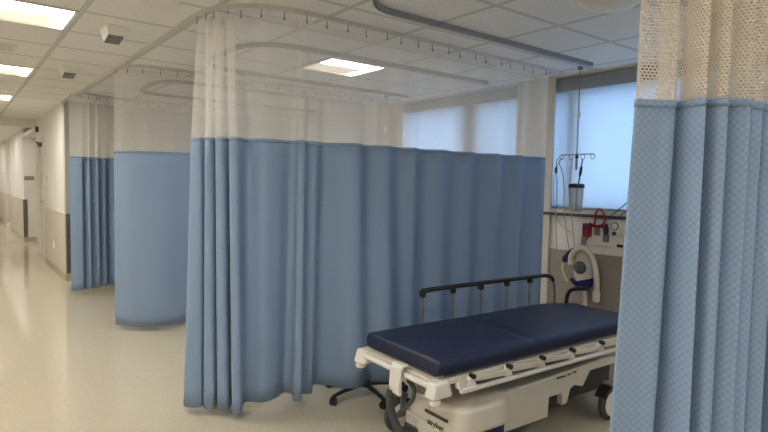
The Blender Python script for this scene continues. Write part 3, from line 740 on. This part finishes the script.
# fluid container on the third hook
t = thing('fluid_container', 'clear cylindrical fluid container with black lid hung from the four-hook drip hanger', 'container', (4.10, 2.657, 1.205))
obj('vessel', MB().lathe([(.044, 0), (.052, .008), (.056, .10), (.060, .195), (.052, .2)], (4.10, 2.657, 1.207), seg=24), M['fluid'], t)
obj('lid', MB().lathe([(.064, .2), (.066, .215), (.06, .232), (.03, .238)], (4.10, 2.657, 1.207), seg=24), M['black'], t)
obj('strap', MB().tube([(4.10, 2.610, 1.645), (4.10, 2.622, 1.56), (4.10, 2.640, 1.44)], [.005, .012, .006], 8, smooth=6), M['black'], t)
obj('inner_tube', MB().tube([(4.10, 2.65, 1.43), (4.10, 2.655, 1.22)], .008, 8), M['dgrey'], t)
# lines
t = thing('drip_line', 'thin drip line with dark chamber looped from the leftmost hanger hook', 'tubing', (4.33, 3.02, .47))
obj('tube', MB().tube([(4.10, 2.81, 1.655), (4.2, 2.90, 1.67), (4.30, 3.0, 1.645), (4.34, 3.026, 1.585), (4.36, 3.025, 1.384), (4.37, 3.031, 1.154), (4.37, 3.012, .833), (4.36, 2.98, .467)], .004, 6, smooth=8), M['tubing'], t)
obj('drip_chamber', MB().lathe([(.004, -.03), (.012, -.022), (.014, .01), (.010, .026), (.004, .03)], (4.335, 3.026, 1.565), seg=12), M['dgrey'], t)
tag(obj('drip_line', MB().tube([(4.10, 2.81, 1.65), (4.2, 2.90, 1.62), (4.30, 2.93, 1.53), (4.35, 2.943, 1.386), (4.36, 2.945, 1.223), (4.36, 2.915, 1.025), (4.38, 2.885, .84)], .004, 6, smooth=8), M['tubing'], at=(4.38, 2.885, .84)),
    'thin grey line hanging straight between the drip chamber and the black-lidded container', 'tubing')
tag(obj('drip_line', MB().tube([(4.40, 3.035, 1.66), (4.40, 3.084, 1.521), (4.40, 3.085, 1.29), (4.40, 3.046, 1.126), (4.41, 2.967, 1.039), (4.41, 2.89, .995)], .004, 6, smooth=8), M['tubing'], at=(4.41, 2.89, .995)),
    'thin dark line bowing out over the pier beside the window', 'tubing')
tag(obj('drip_line', MB().tube([(4.10, 2.705, 1.645), (4.2, 2.78, 1.56), (4.3, 2.85, 1.387), (4.36, 2.845, 1.031), (4.37, 2.825, .853)], .004, 6, smooth=8), M['tubing'], at=(4.37, 2.825, .853)),
    'thin line falling behind the black-lidded container to the blood pressure gauge', 'tubing')

# ------------------------------------------------------------------ headwall equipment
r = thing('equipment_rail', 'long dark wall rail running under the right window', 'rail', (XW, 2.2, 1.155))
obj('bar', MB().box((XW-.058, .9, 1.150), (XW-.046, 3.26, 1.176)), M['dgrey'], r, smooth=False, bevel=.003)
for y in (1.0, 1.8, 2.6, 3.1):
    obj('bracket', MB().box((XW-.046, y-.015, 1.155), (XW if y < 3.14 else XW-.035, y+.015, 1.171)), M['dgrey'], r, smooth=False)
hp = thing('headwall_panel', 'pale grey medical outlet panel on the wall below the right window', 'wall panel', (XW, 2.57, .92))
obj('plate', MB().box((XW-.03, 2.22, .905), (XW, 2.825, 1.135)), M['white'], hp, smooth=False, bevel=.006)
for y, z, mm in ((2.655, 1.03, 'grey'), (2.44, .90, 'black'), (2.57, .98, 'grey'), (2.78, .935, 'grey'), (2.30, 1.03, 'grey'), (2.36, .96, 'dgrey')):
    o = obj('outlet', MB().box((XW-.036, y-.028, z-.035 if z > .92 else .912), (XW-.028, y+.028, z+.035)), M[mm], hp, smooth=False, bevel=.003)
t = thing('suction_regulator', 'dark red boxy regulator on the left of the headwall panel', 'regulator', (XW-.03, 2.735, .98))
obj('body', MB().box((XW-.09, 2.703, .978), (XW-.032, 2.768, 1.098)), M['red'], t, bevel=.008)
obj('gauge', MB().lathe([(.024, 0), (.024, .008), (.02, .01)], (XW-.09, 2.735, 1.06), (-1, 0, 0), 18), M['purple'], t)
obj('nozzle', MB().tube([(XW-.06, 2.735, .98), (XW-.06, 2.735, .955)], .008, 8), M['dgrey'], t)
tag(obj('looped_cable', MB().tube([(XW-.08, 2.70, 1.10), (XW-.085, 2.66, 1.09), (XW-.085, 2.648, 1.13), (XW-.085, 2.647, 1.184), (XW-.085, 2.614, 1.226), (XW-.085, 2.578, 1.205), (XW-.085, 2.556, 1.146), (XW-.085, 2.575, 1.10), (XW-.085, 2.62, 1.085), (XW-.085, 2.68, 1.08)], .0085, 8, smooth=7), M['crimson'], at=(XW-.085, 2.62, 1.085)),
    'crimson cable looped up over the wall rail', 'cable')
t = thing('flow_meter', 'purple and red knobbed flow meter right of the crimson cable loop', 'flow meter', (XW-.03, 2.56, 1.04))
obj('body', MB().lathe([(.018, 0), (.022, .03), (.016, .075), (.008, .09)], (XW-.055, 2.56, 1.015), seg=14), M['purple'], t)
obj('knob', MB().lathe([(.02, 0), (.024, .01), (.018, .03)], (XW-.062, 2.55, 1.06), (-1, 0, 0), 14), M['purple'], t)
obj('manifold', MB().box((XW-.075, 2.555, 1.068), (XW-.045, 2.70, 1.092)), M['red'], t, bevel=.005)
obj('inlet', MB().box((XW-.06, 2.545, 1.03), (XW-.03, 2.575, 1.05)), M['steel'], t, smooth=False)
t = thing('suction_gauge', 'white wall unit with round dial at the right end of the headwall panel', 'gauge', (XW-.03, 2.46, 1.01))
obj('housing', MB().prism(rrect(2.415, 1.01, 2.515, 1.14, .025), XW-.085, XW-.032, 'x'), M['white'], t, bevel=.006)
obj('dial', MB().lathe([(.036, 0), (.036, .006), (.03, .008)], (XW-.085, 2.463, 1.09), (-1, 0, 0), 22), M['grey'], t)
obj('dial_face', MB().lathe([(.026, 0), (.026, .002)], (XW-.0935, 2.463, 1.09), (-1, 0, 0), 22), M['white'], t)
obj('knob', MB().lathe([(.016, 0), (.016, .018), (.012, .022)], (XW-.085, 2.463, 1.03), (-1, 0, 0), 14), M['dgrey'], t)
for y0, lab in ((2.53, 'upper of two thin grey cords slanting up behind the near curtain edge'), (2.45, 'lower of two thin grey cords slanting up behind the near curtain edge')):
    d = y0-2.53
    tag(obj('cord', MB().tube([(XW-.07, y0, 1.16+.0*d), (XW-.06, y0-.06, 1.215), (XW-.055, y0-.17, 1.31 if d == 0 else 1.29), (XW-.05, y0-.30, 1.40)], .0045, 6, smooth=6), M['dgrey'], at=(XW-.07, y0, 1.16)), lab, 'cord')

# blood pressure gauge with its cuff and thick pale hose
bx = XW-.07
t = thing('blood_pressure_gauge', 'pale wall blood pressure gauge with navy cuff and thick cream hose', 'blood pressure gauge', (XW, 2.76, .66))
bd = MB().prism([(2.70, .845), (2.775, .86), (2.835, .83), (2.85, .74), (2.85, .62), (2.81, .55), (2.73, .52), (2.675, .56), (2.655, .66), (2.665, .77)], XW-.075, XW-.013, 'x')
obj('basket', bd, M['cream'], t, bevel=.02)
dl = obj('dial', MB().lathe([(.056, 0), (.058, .014), (.05, .02)], (XW-.074, 2.775, .700), (-1, 0, 0), 26), M['dgrey'], t)
obj('dial_face', MB().lathe([(.044, 0), (.044, .003)], (XW-.093, 2.775, .700), (-1, 0, 0), 26), M['dial'], dl)
obj('needle', MB().box((XW-.099, 2.772, .66), (XW-.0965, 2.778, .725)), M['black'], dl, smooth=False)
hz = MB().tube([(bx-.03, 2.86, .72), (bx-.035, 2.853, .796), (bx-.035, 2.80, .86), (bx-.035, 2.727, .872), (bx-.035, 2.66, .825), (bx-.035, 2.615, .72), (bx-.035, 2.595, .575), (bx-.035, 2.595, .47)], .025, 14, smooth=12)
obj('hose', hz, M['cream'], t)
obj('hose_end', MB().lathe([(.022, 0), (.032, .012), (.034, .08), (.027, .1)], (bx-.035, 2.595, .425), seg=16), M['white'], t)
def lump(poly, x0, x1):
    return MB().prism(poly, x0, x1, 'x')
obj('cuff', lump([(2.865, .60), (2.80, .575), (2.72, .60), (2.64, .625), (2.65, .55), (2.70, .505), (2.78, .52), (2.84, .56)], XW-.12, XW-.07), M['cuff'], t, bevel=.014)
obj('cuff', lump([(2.96, .765), (2.90, .835), (2.845, .875), (2.825, .82), (2.87, .785), (2.90, .745), (2.945, .72)], XW-.10, XW-.05), M['cuff'], t, bevel=.012)
obj('cuff_tail', MB().tube([(bx-.02, 2.72, .53), (bx-.02, 2.712, .45), (bx-.02, 2.708, .34)], .022, 12, smooth=5), M['cream'], t)
obj('coiled_cord', MB().tube([(XW-.08, 2.93, .75), (XW-.08, 2.96, .68), (XW-.08, 2.93, .60), (XW-.08, 2.90, .56)], .006, 8, smooth=6), M['cream'], t)
obj('mount', MB().box((XW-.02, 2.72, .66), (XW-.0, 2.80, .76)), M['grey'], t, smooth=False)

# ------------------------------------------------------------------ corridor wall fittings
t = thing('wall_plaque', 'small grey room sign on the alcove wall down the corridor', 'sign', (1.30, 14.2, 1.38))
obj('plate', MB().box((1.215, 14.185, 1.345), (1.395, 14.2, 1.425)), M['plaque'], t, smooth=False, bevel=.003)
tag(obj('card_reader', MB().box((XC-.022, 10.38, 1.33), (XC, 10.46, 1.44)).box((XC-.026, 10.39, 1.40), (XC-.022, 10.45, 1.43)), M['cream'], at=(XC, 10.42, 1.33), smooth=False, bevel=.003), 'small pale switch plate on the corridor wall beside the door', 'switch')
tag(obj('power_outlet', MB().box((XC-.02, 9.60, .34), (XC-.012, 9.68, .45)).box((XC-.023, 9.62, .36), (XC-.02, 9.66, .39)).box((XC-.023, 9.62, .40), (XC-.02, 9.66, .43)), M['white'], at=(XC-.012, 9.64, .34), smooth=False), 'small white power outlet low on the corridor wainscot', 'outlet')
tag(obj('wall_sensor', MB().box((XC-.045, 11.40, 2.20), (XC, 11.47, 2.29)), M['dgrey'], at=(XC, 11.43, 2.20), smooth=False, bevel=.006), 'small dark sensor high on the corridor wall under the header', 'sensor')

# ------------------------------------------------------------------ daylight and camera
w = bpy.data.worlds.new('daylight'); sc.world = w; w.use_nodes = True
bg = w.node_tree.nodes['Background']; bg.inputs['Color'].default_value = lin((186, 212, 248)); bg.inputs['Strength'].default_value = 7.2

def basis(yaw, pitch, roll):
    f = Vector((math.sin(yaw)*math.cos(pitch), math.cos(yaw)*math.cos(pitch), math.sin(pitch)))
    r = Vector((math.cos(yaw), -math.sin(yaw), 0)); u = r.cross(f)
    c, s = math.cos(roll), math.sin(roll)
    return f, r*c+u*s, u*c-r*s
f, r, u = basis(math.radians(37.945), math.radians(-3.387), math.radians(1.077))
cd = bpy.data.cameras.new('camera'); cam = bpy.data.objects.new('camera', cd); COL.objects.link(cam)
cam.matrix_world = Matrix(((r.x, u.x, -f.x, 0), (r.y, u.y, -f.y, 0), (r.z, u.z, -f.z, 1.416), (0, 0, 0, 1)))
cd.sensor_width = 36; cd.lens = 552.87*36/768; cd.clip_start = .05
sc.camera = cam
vs = sc.view_settings
vs.view_transform = 'Standard'; vs.look = 'None'; vs.gamma = 1; vs.use_curve_mapping = False; vs.exposure = .18
sc.cycles.use_denoising = True
sc.cycles.transparent_max_bounces = 24
sc.cycles.max_bounces = 10
sc.cycles.diffuse_bounces = 6
sc.cycles.sample_clamp_indirect = 8
